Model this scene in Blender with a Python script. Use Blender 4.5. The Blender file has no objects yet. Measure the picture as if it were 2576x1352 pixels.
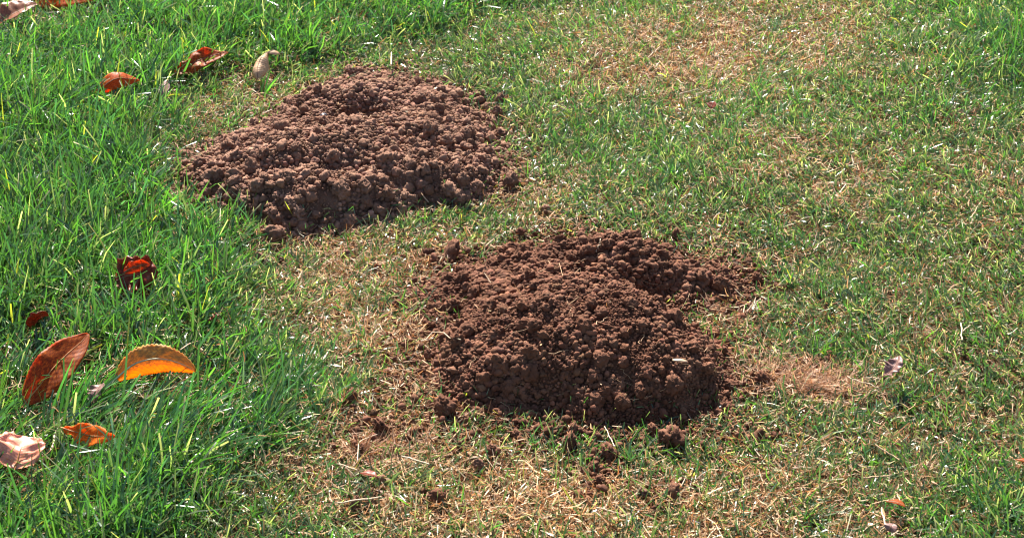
import bpy, bmesh, math
import numpy as np
from mathutils import Vector, noise as mnoise

# ------------------------------------------------------------------ camera, sky, sun, exposure
S = bpy.context.scene
COL = S.collection
rng = np.random.default_rng(7)
DEP, DIST, TH = math.radians(32.0), 2.2, 0.318      # depression, distance to the aim point, tan(hfov/2)
CAMP = np.array([0.0, -DIST * math.cos(DEP), DIST * math.sin(DEP)])
cam = bpy.data.cameras.new("camera")
cam.sensor_width = 36.0
cam.lens = 18.0 / TH
cam.clip_start, cam.clip_end = 0.05, 400.0
cam.dof.use_dof = True
cam.dof.focus_distance = 2.15
cam.dof.aperture_fstop = 11.0
camo = bpy.data.objects.new("camera", cam)
COL.objects.link(camo)
camo.location = CAMP
camo.rotation_euler = (math.pi / 2 - DEP, 0, 0)
S.camera = camo

SUN_EL, SUN_AZ = 41.0, -10.0            # degrees; azimuth from +y (straight ahead), negative = left
w = bpy.data.worlds.new("World")
S.world = w
w.use_nodes = True
nt = w.node_tree
bg = nt.nodes["Background"]
sky = nt.nodes.new("ShaderNodeTexSky")
sky.sky_type = 'NISHITA'
sky.sun_disc = False
sky.sun_elevation = math.radians(SUN_EL)
sky.sun_rotation = math.radians(SUN_AZ)
nt.links.new(sky.outputs[0], bg.inputs[0])
bg.inputs[1].default_value = 0.06
sl = bpy.data.lights.new("sun", 'SUN')
sl.energy = 5.0
sl.angle = math.radians(0.5)
sl.color = (1.0, 0.95, 0.86)
so = bpy.data.objects.new("sun", sl)
COL.objects.link(so)
el, az = math.radians(SUN_EL), math.radians(SUN_AZ)
SUND = Vector((math.cos(el) * math.sin(az), math.cos(el) * math.cos(az), math.sin(el)))
so.rotation_euler = SUND.to_track_quat('Z', 'Y').to_euler()
S.view_settings.view_transform = 'Standard'
S.view_settings.look = 'None'
S.view_settings.exposure = 1.85
S.view_settings.gamma = 1.0
S.cycles.filter_width = 1.05
S.cycles.max_bounces = 6
S.cycles.diffuse_bounces = 3
S.cycles.glossy_bounces = 2
S.cycles.transmission_bounces = 4

# ------------------------------------------------------------------ helpers
def ground_at(u, v, z=0.0):
    """Point of the place seen at photo position (u, v of 2576 x 1352), at height z."""
    u = np.asarray(u, float); v = np.asarray(v, float)
    a = (u - 1288) / 1288 * TH
    b = -(v - 676) / 1288 * TH
    dx = a
    dy = math.cos(DEP) + b * math.sin(DEP)
    dz = -math.sin(DEP) + b * math.cos(DEP)
    t = (z - CAMP[2]) / dz
    return CAMP[0] + t * dx, CAMP[1] + t * dy

def to_uv(x, y, z=0.0):
    px, py, pz = x - CAMP[0], y - CAMP[1], z - CAMP[2]
    f = py * math.cos(DEP) - pz * math.sin(DEP)
    up = py * math.sin(DEP) + pz * math.cos(DEP)
    f = np.maximum(f, 0.05)
    return 1288 + px / f / TH * 1288, 676 - up / f / TH * 1288

def P(u, v, z=0.0):
    x, y = ground_at(u, v, z)
    return Vector((float(x), float(y), z))

class Noise2:
    def __init__(s, seed):
        s.g = np.random.default_rng(seed).uniform(-1, 1, (256, 256))
    def __call__(s, x, y, scale, octaves=3, gain=0.5):
        tot = np.zeros(np.shape(x)); amp = 1.0
        X, Y = np.asarray(x) / scale + 91.3, np.asarray(y) / scale + 47.7
        for _ in range(octaves):
            xi, yi = np.floor(X).astype(int), np.floor(Y).astype(int)
            fx, fy = X - xi, Y - yi
            fx, fy = fx * fx * (3 - 2 * fx), fy * fy * (3 - 2 * fy)
            g = lambda i, j: s.g[(xi + i) & 255, (yi + j) & 255]
            tot = tot + amp * ((g(0, 0) * (1 - fx) + g(1, 0) * fx) * (1 - fy) + (g(0, 1) * (1 - fx) + g(1, 1) * fx) * fy)
            amp *= gain; X = X * 2.03 + 13.1; Y = Y * 2.03 + 7.7
        return tot
N1, N2, N3, N4 = Noise2(1), Noise2(2), Noise2(3), Noise2(4)
def sstep(a, b, x):
    t = np.clip((x - a) / (b - a), 0, 1)
    return t * t * (3 - 2 * t)

def np_mesh(name, verts, faces, mat, colors=None, smooth=False, parent=None):
    """verts (n,3); faces a list of (m,k) index arrays; colors (n,3) per vertex."""
    me = bpy.data.meshes.new(name)
    verts = np.ascontiguousarray(verts, np.float32)
    me.vertices.add(len(verts)); me.vertices.foreach_set("co", verts.ravel())
    nl = sum(f.size for f in faces); nf = sum(len(f) for f in faces)
    me.loops.add(nl); me.polygons.add(nf)
    me.loops.foreach_set("vertex_index", np.concatenate([f.ravel() for f in faces]).astype(np.int32))
    sizes = np.concatenate([np.full(len(f), f.shape[1]) for f in faces])
    me.polygons.foreach_set("loop_start", np.concatenate([[0], np.cumsum(sizes)[:-1]]).astype(np.int32))
    me.polygons.foreach_set("use_smooth", np.full(nf, smooth))
    me.update(calc_edges=True)
    if colors is not None:
        a = me.color_attributes.new("tint", 'FLOAT_COLOR', 'POINT')
        c = np.ones((len(verts), 4), np.float32); c[:, :3] = colors
        a.data.foreach_set("color", c.ravel())
    me.materials.append(mat)
    o = bpy.data.objects.new(name, me)
    COL.objects.link(o)
    o.parent = parent
    return o

def tag(o, label=None, cat=None, group=None, kind=None):
    for k, x in (('label', label), ('category', cat), ('group', group), ('kind', kind)):
        if x: o[k] = x
    return o

def empty(name, loc):
    o = bpy.data.objects.new(name, None)
    o.empty_display_size = 0.02
    COL.objects.link(o); o.location = loc
    return o

# ------------------------------------------------------------------ materials
class NT:
    def __init__(s, name):
        s.m = bpy.data.materials.new(name); s.m.use_nodes = True
        s.t = s.m.node_tree; s.t.nodes.clear()
        s.out = s.t.nodes.new("ShaderNodeOutputMaterial")
    def n(s, typ, **kw):
        nd = s.t.nodes.new(typ)
        for k, x in kw.items(): setattr(nd, k, x)
        return nd
    def l(s, a, b): s.t.links.new(a, b)
    def mix(s, fac, a, b, mode='MIX'):
        m = s.n("ShaderNodeMix", data_type='RGBA', blend_type=mode)
        for sock, x in ((m.inputs[0], fac), (m.inputs[6], a), (m.inputs[7], b)):
            if isinstance(x, (int, float)): sock.default_value = x
            elif isinstance(x, tuple): sock.default_value = (*x, 1)
            else: s.l(x, sock)
        return m.outputs[2]
    def noise(s, vec, scale, detail=4, rough=0.55):
        t = s.n("ShaderNodeTexNoise"); t.inputs['Scale'].default_value = scale
        t.inputs['Detail'].default_value = detail; t.inputs['Roughness'].default_value = rough
        if vec is not None: s.l(vec, t.inputs['Vector'])
        return t.outputs['Fac']
    def ramp(s, fac, *stops):
        r = s.n("ShaderNodeValToRGB")
        while len(r.color_ramp.elements) < len(stops): r.color_ramp.elements.new(0.5)
        for e, (p, c) in zip(r.color_ramp.elements, stops):
            e.position = p; e.color = (*c, 1)
        s.l(fac, r.inputs[0]); return r.outputs[0]

def blade_mat(name, transl, rough, gain, spec=0.5):
    b = NT(name)
    at = b.n("ShaderNodeAttribute", attribute_name="tint")
    p = b.n("ShaderNodeBsdfPrincipled")
    b.l(at.outputs['Color'], p.inputs['Base Color'])
    p.inputs['Roughness'].default_value = rough
    p.inputs['Specular IOR Level'].default_value = spec
    tr = b.n("ShaderNodeBsdfTranslucent")
    b.l(b.mix(1.0, at.outputs['Color'], gain, 'MULTIPLY'), tr.inputs[0])
    mx = b.n("ShaderNodeMixShader"); mx.inputs[0].default_value = transl
    b.l(p.outputs[0], mx.inputs[1]); b.l(tr.outputs[0], mx.inputs[2])
    b.l(mx.outputs[0], b.out.inputs[0])
    return b.m
M_GRASS = blade_mat("grass_blade", 0.44, 0.30, (1.6, 2.0, 0.9), 1.0)
M_STRAW = blade_mat("dry_straw", 0.34, 0.55, (1.15, 1.0, 0.85), 0.35)

def soil_mat(name, c0, c1, c2):
    b = NT(name)
    tc = b.n("ShaderNodeTexCoord")
    at = b.n("ShaderNodeAttribute", attribute_name="tint")
    geo = b.n("ShaderNodeNewGeometry")
    f1 = b.noise(geo.outputs['Position'], 35, 5, 0.6)
    col = b.ramp(f1, (0.3, c0), (0.52, c1), (0.75, c2))
    oi = b.n("ShaderNodeObjectInfo")
    v = b.n("ShaderNodeMapRange"); v.inputs[3].default_value = 0.8; v.inputs[4].default_value = 1.25
    b.l(oi.outputs['Random'], v.inputs[0])
    col = b.mix(1.0, col, at.outputs['Color'], 'MULTIPLY')
    p = b.n("ShaderNodeBsdfPrincipled")
    b.l(col, p.inputs['Base Color'])
    p.inputs['Roughness'].default_value = 0.95
    p.inputs['Specular IOR Level'].default_value = 0.15
    bp = b.n("ShaderNodeBump"); bp.inputs['Strength'].default_value = 0.9; bp.inputs['Distance'].default_value = 0.0014
    b.l(b.noise(geo.outputs['Position'], 650, 5, 0.7), bp.inputs['Height'])
    b.l(bp.outputs[0], p.inputs['Normal'])
    b.l(p.outputs[0], b.out.inputs[0])
    return b.m
M_SOIL1 = soil_mat("dry_soil", (0.14, 0.068, 0.043), (0.205, 0.108, 0.071), (0.29, 0.165, 0.115))
M_SOIL2 = soil_mat("moist_soil", (0.092, 0.037, 0.021), (0.142, 0.063, 0.037), (0.21, 0.102, 0.063))

def ground_mat():
    b = NT("turf_soil")
    geo = b.n("ShaderNodeNewGeometry")
    f = b.noise(geo.outputs['Position'], 9, 6, 0.6)
    g = b.noise(geo.outputs['Position'], 260, 4, 0.7)
    base = b.ramp(g, (0.3, (0.035, 0.016, 0.008)), (0.55, (0.095, 0.046, 0.023)), (0.75, (0.19, 0.10, 0.052)))
    far = b.ramp(b.noise(geo.outputs['Position'], 40, 6, 0.7), (0.3, (0.03, 0.06, 0.015)), (0.6, (0.06, 0.12, 0.03)), (0.8, (0.16, 0.15, 0.07)))
    # beyond the modelled blades the sheet itself is grass coloured
    ln = b.n("ShaderNodeVectorMath", operation='LENGTH'); b.l(geo.outputs['Position'], ln.inputs[0])
    mr = b.n("ShaderNodeMapRange"); mr.inputs[1].default_value = 2.6; mr.inputs[2].default_value = 3.6
    b.l(ln.outputs['Value'], mr.inputs[0])
    col = b.mix(mr.outputs[0], base, far)
    col = b.mix(0.35, col, b.ramp(f, (0.35, (0.05, 0.03, 0.016)), (0.7, (0.13, 0.09, 0.05))))
    p = b.n("ShaderNodeBsdfPrincipled"); p.inputs['Roughness'].default_value = 0.95
    p.inputs['Specular IOR Level'].default_value = 0.1
    b.l(col, p.inputs['Base Color'])
    bp = b.n("ShaderNodeBump"); bp.inputs['Strength'].default_value = 0.8; bp.inputs['Distance'].default_value = 0.003
    b.l(g, bp.inputs['Height']); b.l(bp.outputs[0], p.inputs['Normal'])
    b.l(p.outputs[0], b.out.inputs[0])
    return b.m

# ------------------------------------------------------------------ ground
def gz(x, y):
    r = np.hypot(x, y - 0.2)
    k = 1 - sstep(3.0, 5.0, r)
    return k * (0.007 * N1(x, y, 0.22, 3) + 0.012 * N2(x, y, 0.8, 2))
q = np.linspace(-1, 1, 421)
gx = np.sign(q) * (np.abs(q) * 2.2 + 118 * np.abs(q) ** 9)
X, Y = np.meshgrid(gx, gx, indexing='ij')
Z = gz(X, Y) - 0.002
n = len(gx)
idx = np.arange(n * n).reshape(n, n)
gf = np.stack([idx[:-1, :-1], idx[1:, :-1], idx[1:, 1:], idx[:-1, 1:]], -1).reshape(-1, 4)
go = np_mesh("ground", np.stack([X, Y, Z], -1).reshape(-1, 3), [gf], ground_mat(), smooth=True)
tag(go, kind='structure')

# ------------------------------------------------------------------ molehill height fields
HILLS = {}
def poly_dist(px, py, poly):
    """signed distance (inside positive)"""
    d2 = np.full(px.shape, 1e9); inside = np.zeros(px.shape, bool)
    for (x0, y0), (x1, y1) in zip(poly, np.roll(poly, -1, 0)):
        ex, ey = x1 - x0, y1 - y0
        t = np.clip(((px - x0) * ex + (py - y0) * ey) / (ex * ex + ey * ey + 1e-12), 0, 1)
        d2 = np.minimum(d2, (px - x0 - t * ex) ** 2 + (py - y0 - t * ey) ** 2)
        c = ((y0 > py) != (y1 > py)) & (px < (x1 - x0) * (py - y0) / (y1 - y0 + 1e-12) + x0)
        inside ^= c
    d = np.sqrt(d2)
    return np.where(inside, d, -d)

class Hill:
    def __init__(s, poly_uv, bumps, edge_h, edge_s, seed, zref):
        u, v = np.array(poly_uv, float).T
        s.poly = np.stack(ground_at(u, v, 0.0), -1)
        s.res = 0.0035
        lo, hi = s.poly.min(0) - 0.12, s.poly.max(0) + 0.12
        s.xs = np.arange(lo[0], hi[0], s.res); s.ys = np.arange(lo[1], hi[1], s.res)
        X, Y = np.meshgrid(s.xs, s.ys, indexing='ij')
        na, nb = Noise2(seed), Noise2(seed + 1)
        d = poly_dist(X + 0.014 * na(X, Y, 0.05, 3), Y + 0.014 * nb(X, Y, 0.05, 3), s.poly)
        s.d = d
        di = np.maximum(d, 0)
        k = 1 - np.exp(-(di / edge_s) ** 1.2)
        h = edge_h * k
        for (bu, bv, bz, hh, sx, sy) in bumps:
            cx, cy = ground_at(bu, bv, bz)
            h = h + hh * np.exp(-0.5 * (((X - cx) / sx) ** 2 + ((Y - cy) / sy) ** 2)) * sstep(0, 0.05, di)
        h = h + k * (0.0075 * na(X, Y, 0.055, 2) + 0.0050 * nb(X, Y, 0.02, 2) + 0.0028 * na(Y, X, 0.008, 2))
        h = np.maximum(h, 0.0) * sstep(0, 0.012, di)
        s.h = h - 0.012 * (1 - sstep(-0.004, 0.006, d))
        s.X, s.Y = X, Y
    def sample(s, arr, x, y):
        fx = np.clip((x - s.xs[0]) / s.res, 0, len(s.xs) - 1.001); fy = np.clip((y - s.ys[0]) / s.res, 0, len(s.ys) - 1.001)
        i, j = fx.astype(int), fy.astype(int); a, b = fx - i, fy - j
        return (arr[i, j] * (1 - a) + arr[i + 1, j] * a) * (1 - b) + (arr[i, j + 1] * (1 - a) + arr[i + 1, j + 1] * a) * b
    def height(s, x, y):
        return gz(x, y) + s.sample(s.h, x, y)
    def dist(s, x, y):
        out = (x < s.xs[0]) | (x > s.xs[-1]) | (y < s.ys[0]) | (y > s.ys[-1])
        return np.where(out, -1.0, s.sample(s.d, x, y))

hill1 = Hill([(400, 440), (440, 490), (505, 520), (560, 545), (640, 572), (690, 590), (760, 585), (860, 562), (1000, 522),
              (1150, 502), (1215, 480), (1275, 455), (1280, 400), (1255, 340), (1262, 285), (1190, 220), (1090, 186),
              (980, 170), (880, 172), (790, 198), (700, 250), (600, 312), (500, 360), (440, 390)],
             [(880, 350, 0.05, 0.046, 0.135, 0.12), (1080, 310, .05, 0.014, 0.06, 0.06), (640, 380, .04, .012, .06, .05),
              (940, 185, .05, 0.024, 0.09, 0.035), (896, 243, .05, -0.055, 0.022, 0.016),
              (770, 375, .05, 0.016, 0.05, 0.035), (700, 436, .03, -0.018, 0.035, 0.018), (860, 424, .03, -0.020, 0.035, 0.02),
              (1090, 358, .03, -0.024, 0.035, 0.016), (980, 385, .03, -0.010, 0.03, 0.02),
              (690, 490, .03, 0.012, 0.05, 0.04), (900, 490, .02, 0.008, 0.06, 0.04),
              (1130, 430, .02, 0.008, 0.05, 0.04)],
             0.012, 0.075, 11, 0.05)
hill2 = Hill([(1025, 725), (1075, 690), (1130, 655), (1225, 650), (1300, 625), (1380, 605), (1450, 600), (1570, 605), (1690, 620),
              (1755, 650), (1840, 685), (1895, 705), (1860, 728), (1790, 735), (1735, 770), (1710, 800), (1745, 830), (1840, 872),
              (1862, 950), (1852, 1030), (1700, 1058), (1500, 1062), (1300, 1058), (1110, 1045), (1085, 1000), (1065, 960),
              (1062, 880), (1088, 800), (1062, 762)],
             [(1470, 760, .06, 0.056, 0.10, 0.11), (1480, 690, .07, 0.012, 0.04, 0.035), (1600, 720, .05, 0.0, .04, .03),
              (1625, 690, .05, -0.050, 0.030, 0.022), (1330, 705, .05, -0.012, 0.05, 0.016), (1480, 655, .06, -0.014, 0.06, 0.014),
              (1430, 592, .05, 0.022, 0.06, 0.022), (1570, 600, .04, 0.018, 0.05, 0.022), (1700, 640, .03, 0.010, .05, .03),
              (1690, 850, .04, 0.018, 0.05, 0.05), (1300, 850, .04, 0.014, 0.06, 0.06), (1500, 950, .03, 0.008, 0.12, 0.06),
              (1640, 780, .05, 0.012, .03, .03)],
             0.013, 0.075, 21, 0.05)

def hill_mask_dist(x, y):
    return np.maximum(hill1.dist(x, y), hill2.dist(x, y))

# clod templates -------------------------------------------------------------
def clod_template(sub, seed):
    bm = bmesh.new(); bmesh.ops.create_icosphere(bm, subdivisions=sub, radius=1.0)
    off = Vector((seed * 7.31, seed * 3.17, seed * 1.93))
    r = np.random.default_rng(seed)
    sc = Vector((r.uniform(.85, 1.25), r.uniform(.8, 1.1), r.uniform(.62, .9)))
    for vtx in bm.verts:
        c = vtx.co.copy()
        d = 1 + 0.42 * mnoise.noise(c * 1.1 + off) + 0.34 * mnoise.noise(c * 2.4 + off)
        if sub >= 3:
            d += 0.30 - 0.75 * abs(mnoise.noise(c * 2.9 - off)) + 0.16 * mnoise.noise(c * 6.5 + off)
        if sub >= 4:
            d += 0.10 * mnoise.noise(c * 12 + off)
        vtx.co = Vector((c.x * sc.x, c.y * sc.y, c.z * sc.z)) * d
    v = np.array([x.co[:] for x in bm.verts]); f = np.array([[x.index for x in fc.verts] for fc in bm.faces])
    bm.free(); return v, f
TPL = {s: [clod_template(s, 10 * s + k) for k in range(10)] for s in (1, 2, 3)}

SPILL = []
def rand_rot(n, r):
    qn = r.normal(size=(n, 4)); qn /= np.linalg.norm(qn, axis=1)[:, None]
    a, b, c, d = qn.T
    return np.stack([np.stack([1 - 2 * (c * c + d * d), 2 * (b * c - a * d), 2 * (b * d + a * c)], -1),
                     np.stack([2 * (b * c + a * d), 1 - 2 * (b * b + d * d), 2 * (c * d - a * b)], -1),
                     np.stack([2 * (b * d - a * c), 2 * (c * d + a * b), 1 - 2 * (b * b + c * c)], -1)], 1)

def merge_clods(pos, rad, sub, tint, r):
    V, F, C = [], [], []; base = 0
    kind = r.integers(0, 10, len(pos)); R = rand_rot(len(pos), r)
    for k in range(10):
        m = np.where(kind == k)[0]
        if not len(m): continue
        tv, tf = TPL[sub][k]
        v = np.einsum('nij,vj->nvi', R[m], tv) * rad[m, None, None] + pos[m, None, :]
        V.append(v.reshape(-1, 3))
        F.append((tf[None] + (np.arange(len(m)) * len(tv))[:, None, None]).reshape(-1, 3) + base)
        C.append(np.repeat(tint[m], len(tv), 0)); base += len(m) * len(tv)
    return np.concatenate(V), np.concatenate(F), np.concatenate(C)

def clod_mesh(name, mat, seed, tint=(1, 1, 1)):
    tv, tf = clod_template(4, seed)
    o = np_mesh(name, tv, [tf], mat, np.tile(tint, (len(tv), 1)), smooth=True)
    me = o.data; bpy.data.objects.remove(o)
    return me

def build_hill(hill, label, mat, seed, n_small, n_mid, n_big, small_r, mid_r, big_r, big_bias, spill=()):
    r = np.random.default_rng(seed)
    c = hill.poly.mean(0)
    root = empty("molehill", (c[0], c[1], float(gz(c[0], c[1]))))
    tag(root, label, "molehill")
    off = np.array([c[0], c[1], float(gz(c[0], c[1]))])
    # body
    nx, ny = hill.h.shape
    keep = hill.d > -0.03
    idx = np.arange(nx * ny).reshape(nx, ny)
    f = np.stack([idx[:-1, :-1], idx[1:, :-1], idx[1:, 1:], idx[:-1, 1:]], -1).reshape(-1, 4)
    kf = keep.ravel()[f].all(1); f = f[kf]
    used = np.unique(f); remap = np.zeros(nx * ny, int); remap[used] = np.arange(len(used))
    z = gz(hill.X, hill.Y) + hill.h - 0.001
    v = np.stack([hill.X, hill.Y, z], -1).reshape(-1, 3)[used] - off
    np_mesh("soil_mound", v, [remap[f]], mat, np.full((len(v), 3), 0.72), smooth=True, parent=root)  # body tinted darker than the crumbs: crevice shade put into its colour
    # crumbs
    lo, hi = hill.poly.min(0) - 0.09, hill.poly.max(0) + 0.09
    def scatter(n, spread):
        xs, ys = [], []; got = 0
        while got < n:
            x, y = r.uniform(lo[0], hi[0], n), r.uniform(lo[1], hi[1], n)
            d = hill.dist(x, y)
            p = np.where(d > 0, 1.0, 0.75 * np.exp(d / (0.5 * spread)) + 0.16 * np.exp(d / (1.6 * spread)))
            m = r.uniform(size=n) < p
            xs.append(x[m]); ys.append(y[m]); got += m.sum()
        return np.concatenate(xs)[:n], np.concatenate(ys)[:n]
    SPILL.extend(spill)
    V, F, C = [], [], []; base = 0
    for n_, sub, rr, spread in ((n_small, 1, small_r, 0.030), (n_mid, 2, mid_r, 0.026)):
        x, y = scatter(n_, spread); lift = np.zeros(n_)
        for (su, sv, ru, rv, ns) in spill:          # crumbs rolled off into the turf
            ns = ns // (2 if sub == 1 else 9)
            ex, ey = ground_at(r.normal(su, ru, ns), r.normal(sv, rv, ns))
            k = r.choice(n_, ns, replace=False); x[k] = ex; y[k] = ey; lift[k] = r.uniform(0.0005, 0.006, ns)
        rad = rr[0] * (rr[1] / rr[0]) ** (r.uniform(size=n_) ** 1.6)
        patch = N3(x, y, 0.05, 2)
        rad *= np.clip(1 + 0.45 * patch, 0.6, 1.6)
        rad = np.where(lift > 0, rad * 1.1, rad)
        z = np.maximum(hill.height(x, y), gz(x, y)) + rad * r.uniform(0.05, 0.75, n_) + lift
        t = (r.normal(1.0, 0.22, n_).clip(.5, 1.5) * np.where(r.uniform(size=n_) < .06, 1.5, 1))[:, None] * (1 + r.normal(0, 0.03, (n_, 3)))
        vv, ff, cc = merge_clods(np.stack([x, y, z], -1) - off, rad, sub, t, r)
        V.append(vv); F.append(ff + base); C.append(cc); base += len(vv)
    # clods: the hundred largest are parts of their own, the rest go with the crumbs
    x, y = scatter(n_big * 4, 0.015)
    wgt = big_bias(*to_uv(x, y, 0.04)) * (hill.dist(x, y) > -0.02)
    pick = r.choice(len(x), n_big, replace=False, p=wgt / wgt.sum())
    x, y = x[pick], y[pick]
    rad = np.sort(big_r[0] * (big_r[1] / big_r[0]) ** (r.uniform(size=n_big) ** 2.2))[::-1]
    z = hill.height(x, y) + rad * r.uniform(0.15, 0.6, n_big)
    t = r.normal(1.05, 0.13, n_big).clip(.7, 1.4)[:, None] * (1 + r.normal(0, 0.02, (n_big, 3)))
    vv, ff, cc = merge_clods(np.stack([x, y, z], -1)[100:] - off, rad[100:], 3, t[100:], r)
    V.append(vv); F.append(ff + base); C.append(cc)
    cr = np_mesh("soil_crumbs", np.concatenate(V), [np.concatenate(F)], mat, np.concatenate(C), smooth=True, parent=root)
    tag(cr, kind='stuff')
    meshes = [clod_mesh("soil_clod", mat, 100 + seed * 20 + k, (1.0 + 0.06 * (k % 3 - 1),) * 3) for k in range(14)]
    for i in range(100):
        o = bpy.data.objects.new("clod", meshes[i % 14]); COL.objects.link(o)
        o.parent = root
        o.location = np.array([x[i], y[i], z[i]]) - off
        o.rotation_euler = r.uniform(0, 6.28, 3)
        o.scale = (rad[i],) * 3
    return root

build_hill(hill1, "large flat-topped molehill of dry pinkish brown clods with a dark hole near its top", M_SOIL1, 31,
           30000, 9000, 650, (0.0008, 0.0024), (0.0020, 0.0046), (0.0042, 0.0105),
           lambda u, v: 0.25 + 1.2 * sstep(300, 480, v) + 0.6 * sstep(950, 1250, u),
           [(700, 600, 60, 22, 260), (1300, 400, 30, 60, 200), (400, 430, 30, 40, 160), (660, 650, 60, 25, 120)])
build_hill(hill2, "dark reddish molehill of fine moist crumbs, notched on its right side, with pale rootlets", M_SOIL2, 32,
           32000, 8500, 380, (0.0012, 0.0026), (0.0022, 0.0046), (0.004, 0.0095),
           lambda u, v: 0.6 + 0.6 * sstep(950, 1050, v) + 0.5 * (1 - sstep(620, 680, v)),
           [(1480, 1085, 220, 22, 1300), (1495, 1180, 40, 40, 420), (1250, 1130, 110, 40, 320), (1660, 1240, 50, 25, 260), (930, 1090, 60, 50, 320),
            (1030, 900, 45, 110, 420), (1880, 710, 45, 25, 300), (1120, 650, 60, 25, 300), (2060, 925, 45, 20, 420), (1910, 950, 25, 25, 200), (1100, 1265, 20, 12, 60)])

# ------------------------------------------------------------------ fallen leaves
def leaf_mat(name, c0, c1, c2, rough=0.45, transl=0.4, vein=(0.55, 0.45, 0.3), vein_amt=0.4, spot=0.5, scale=9.0, spec=0.3, edge=None):
    b = NT(name)
    uv = b.n("ShaderNodeUVMap")
    sep = b.n("ShaderNodeSeparateXYZ"); b.l(uv.outputs[0], sep.inputs[0])
    mp = b.n("ShaderNodeMapping"); mp.inputs['Scale'].default_value = (2.4, 1.0, 1.0); b.l(uv.outputs[0], mp.inputs[0])
    f = b.noise(mp.outputs[0], scale, 6, 0.65)
    col = b.ramp(f, (0.34, c0), (0.5, c1), (0.66, c2))
    g = b.noise(mp.outputs[0], scale * 3.1, 4, 0.6)
    col = b.mix(b.math2(g, 0.56, 0.66, spot), col, tuple(x * 0.35 for x in c0))
    if edge:
        ea = b.n("ShaderNodeMath", operation='MULTIPLY_ADD'); b.l(f, ea.inputs[0]); ea.inputs[1].default_value = 0.9
        b.l(sep.outputs[1], ea.inputs[2])
        col = b.mix(b.math2(ea.outputs[0], 0.55, 1.0, 0.95), col, edge)
    # side veins: s - 0.22*|t| repeating
    ab = b.n("ShaderNodeMath", operation='ABSOLUTE'); b.l(sep.outputs[1], ab.inputs[0])
    ma = b.n("ShaderNodeMath", operation='MULTIPLY_ADD'); b.l(ab.outputs[0], ma.inputs[0]); ma.inputs[1].default_value = -0.20
    b.l(sep.outputs[0], ma.inputs[2])
    sn = b.n("ShaderNodeMath", operation='MULTIPLY'); b.l(ma.outputs[0], sn.inputs[0]); sn.inputs[1].default_value = 82.0
    cs = b.n("ShaderNodeMath", operation='COSINE'); b.l(sn.outputs[0], cs.inputs[0])
    vm = b.math2(cs.outputs[0], 0.72, 1.0, vein_amt)
    col = b.mix(vm, col, vein)
    p = b.n("ShaderNodeBsdfPrincipled"); b.l(col, p.inputs['Base Color'])
    p.inputs['Roughness'].default_value = rough; p.inputs['Specular IOR Level'].default_value = spec
    bp = b.n("ShaderNodeBump"); bp.inputs['Strength'].default_value = 0.07; bp.inputs['Distance'].default_value = 0.001
    b.l(cs.outputs[0], bp.inputs['Height']); b.l(bp.outputs[0], p.inputs['Normal'])
    tr = b.n("ShaderNodeBsdfTranslucent"); b.l(b.mix(1.0, col, (1.9, 1.4, 0.7), 'MULTIPLY'), tr.inputs[0])
    mx = b.n("ShaderNodeMixShader"); mx.inputs[0].default_value = transl
    b.l(p.outputs[0], mx.inputs[1]); b.l(tr.outputs[0], mx.inputs[2]); b.l(mx.outputs[0], b.out.inputs[0])
    return b.m
def _math2(s, fac, lo, hi, amt):
    m = s.n("ShaderNodeMapRange"); m.inputs[1].default_value = lo; m.inputs[2].default_value = hi
    m.inputs[4].default_value = amt; s.l(fac, m.inputs[0]); return m.outputs[0]
NT.math2 = _math2
def plain_mat(name, col, rough=0.6, spec=0.4):
    b = NT(name); p = b.n("ShaderNodeBsdfPrincipled")
    geo = b.n("ShaderNodeNewGeometry")
    f = b.noise(geo.outputs['Position'], 180, 4, 0.6)
    b.l(b.ramp(f, (0.3, tuple(x * 0.7 for x in col)), (0.7, tuple(min(1, x * 1.25) for x in col))), p.inputs['Base Color'])
    p.inputs['Roughness'].default_value = rough; p.inputs['Specular IOR Level'].default_value = spec
    b.l(p.outputs[0], b.out.inputs[0]); return b.m

def tube(name, pts, radii, mat, parent=None, sides=6):
    pts = [Vector(p) for p in pts]; V, F = [], []
    for i, p in enumerate(pts):
        t = (pts[min(i + 1, len(pts) - 1)] - pts[max(i - 1, 0)]).normalized()
        a = t.cross(Vector((0.1, 0.2, 1))).normalized(); b = t.cross(a)
        for k in range(sides):
            th = 2 * math.pi * k / sides
            V.append(p + (a * math.cos(th) + b * math.sin(th)) * radii[i])
    m = len(pts)
    for i in range(m - 1):
        for k in range(sides):
            F.append((i * sides + k, i * sides + (k + 1) % sides, (i + 1) * sides + (k + 1) % sides, (i + 1) * sides + k))
    return np_mesh(name, np.array([v[:] for v in V]), [np.array(F)], mat, np.ones((len(V), 3)), smooth=True, parent=parent)

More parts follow.
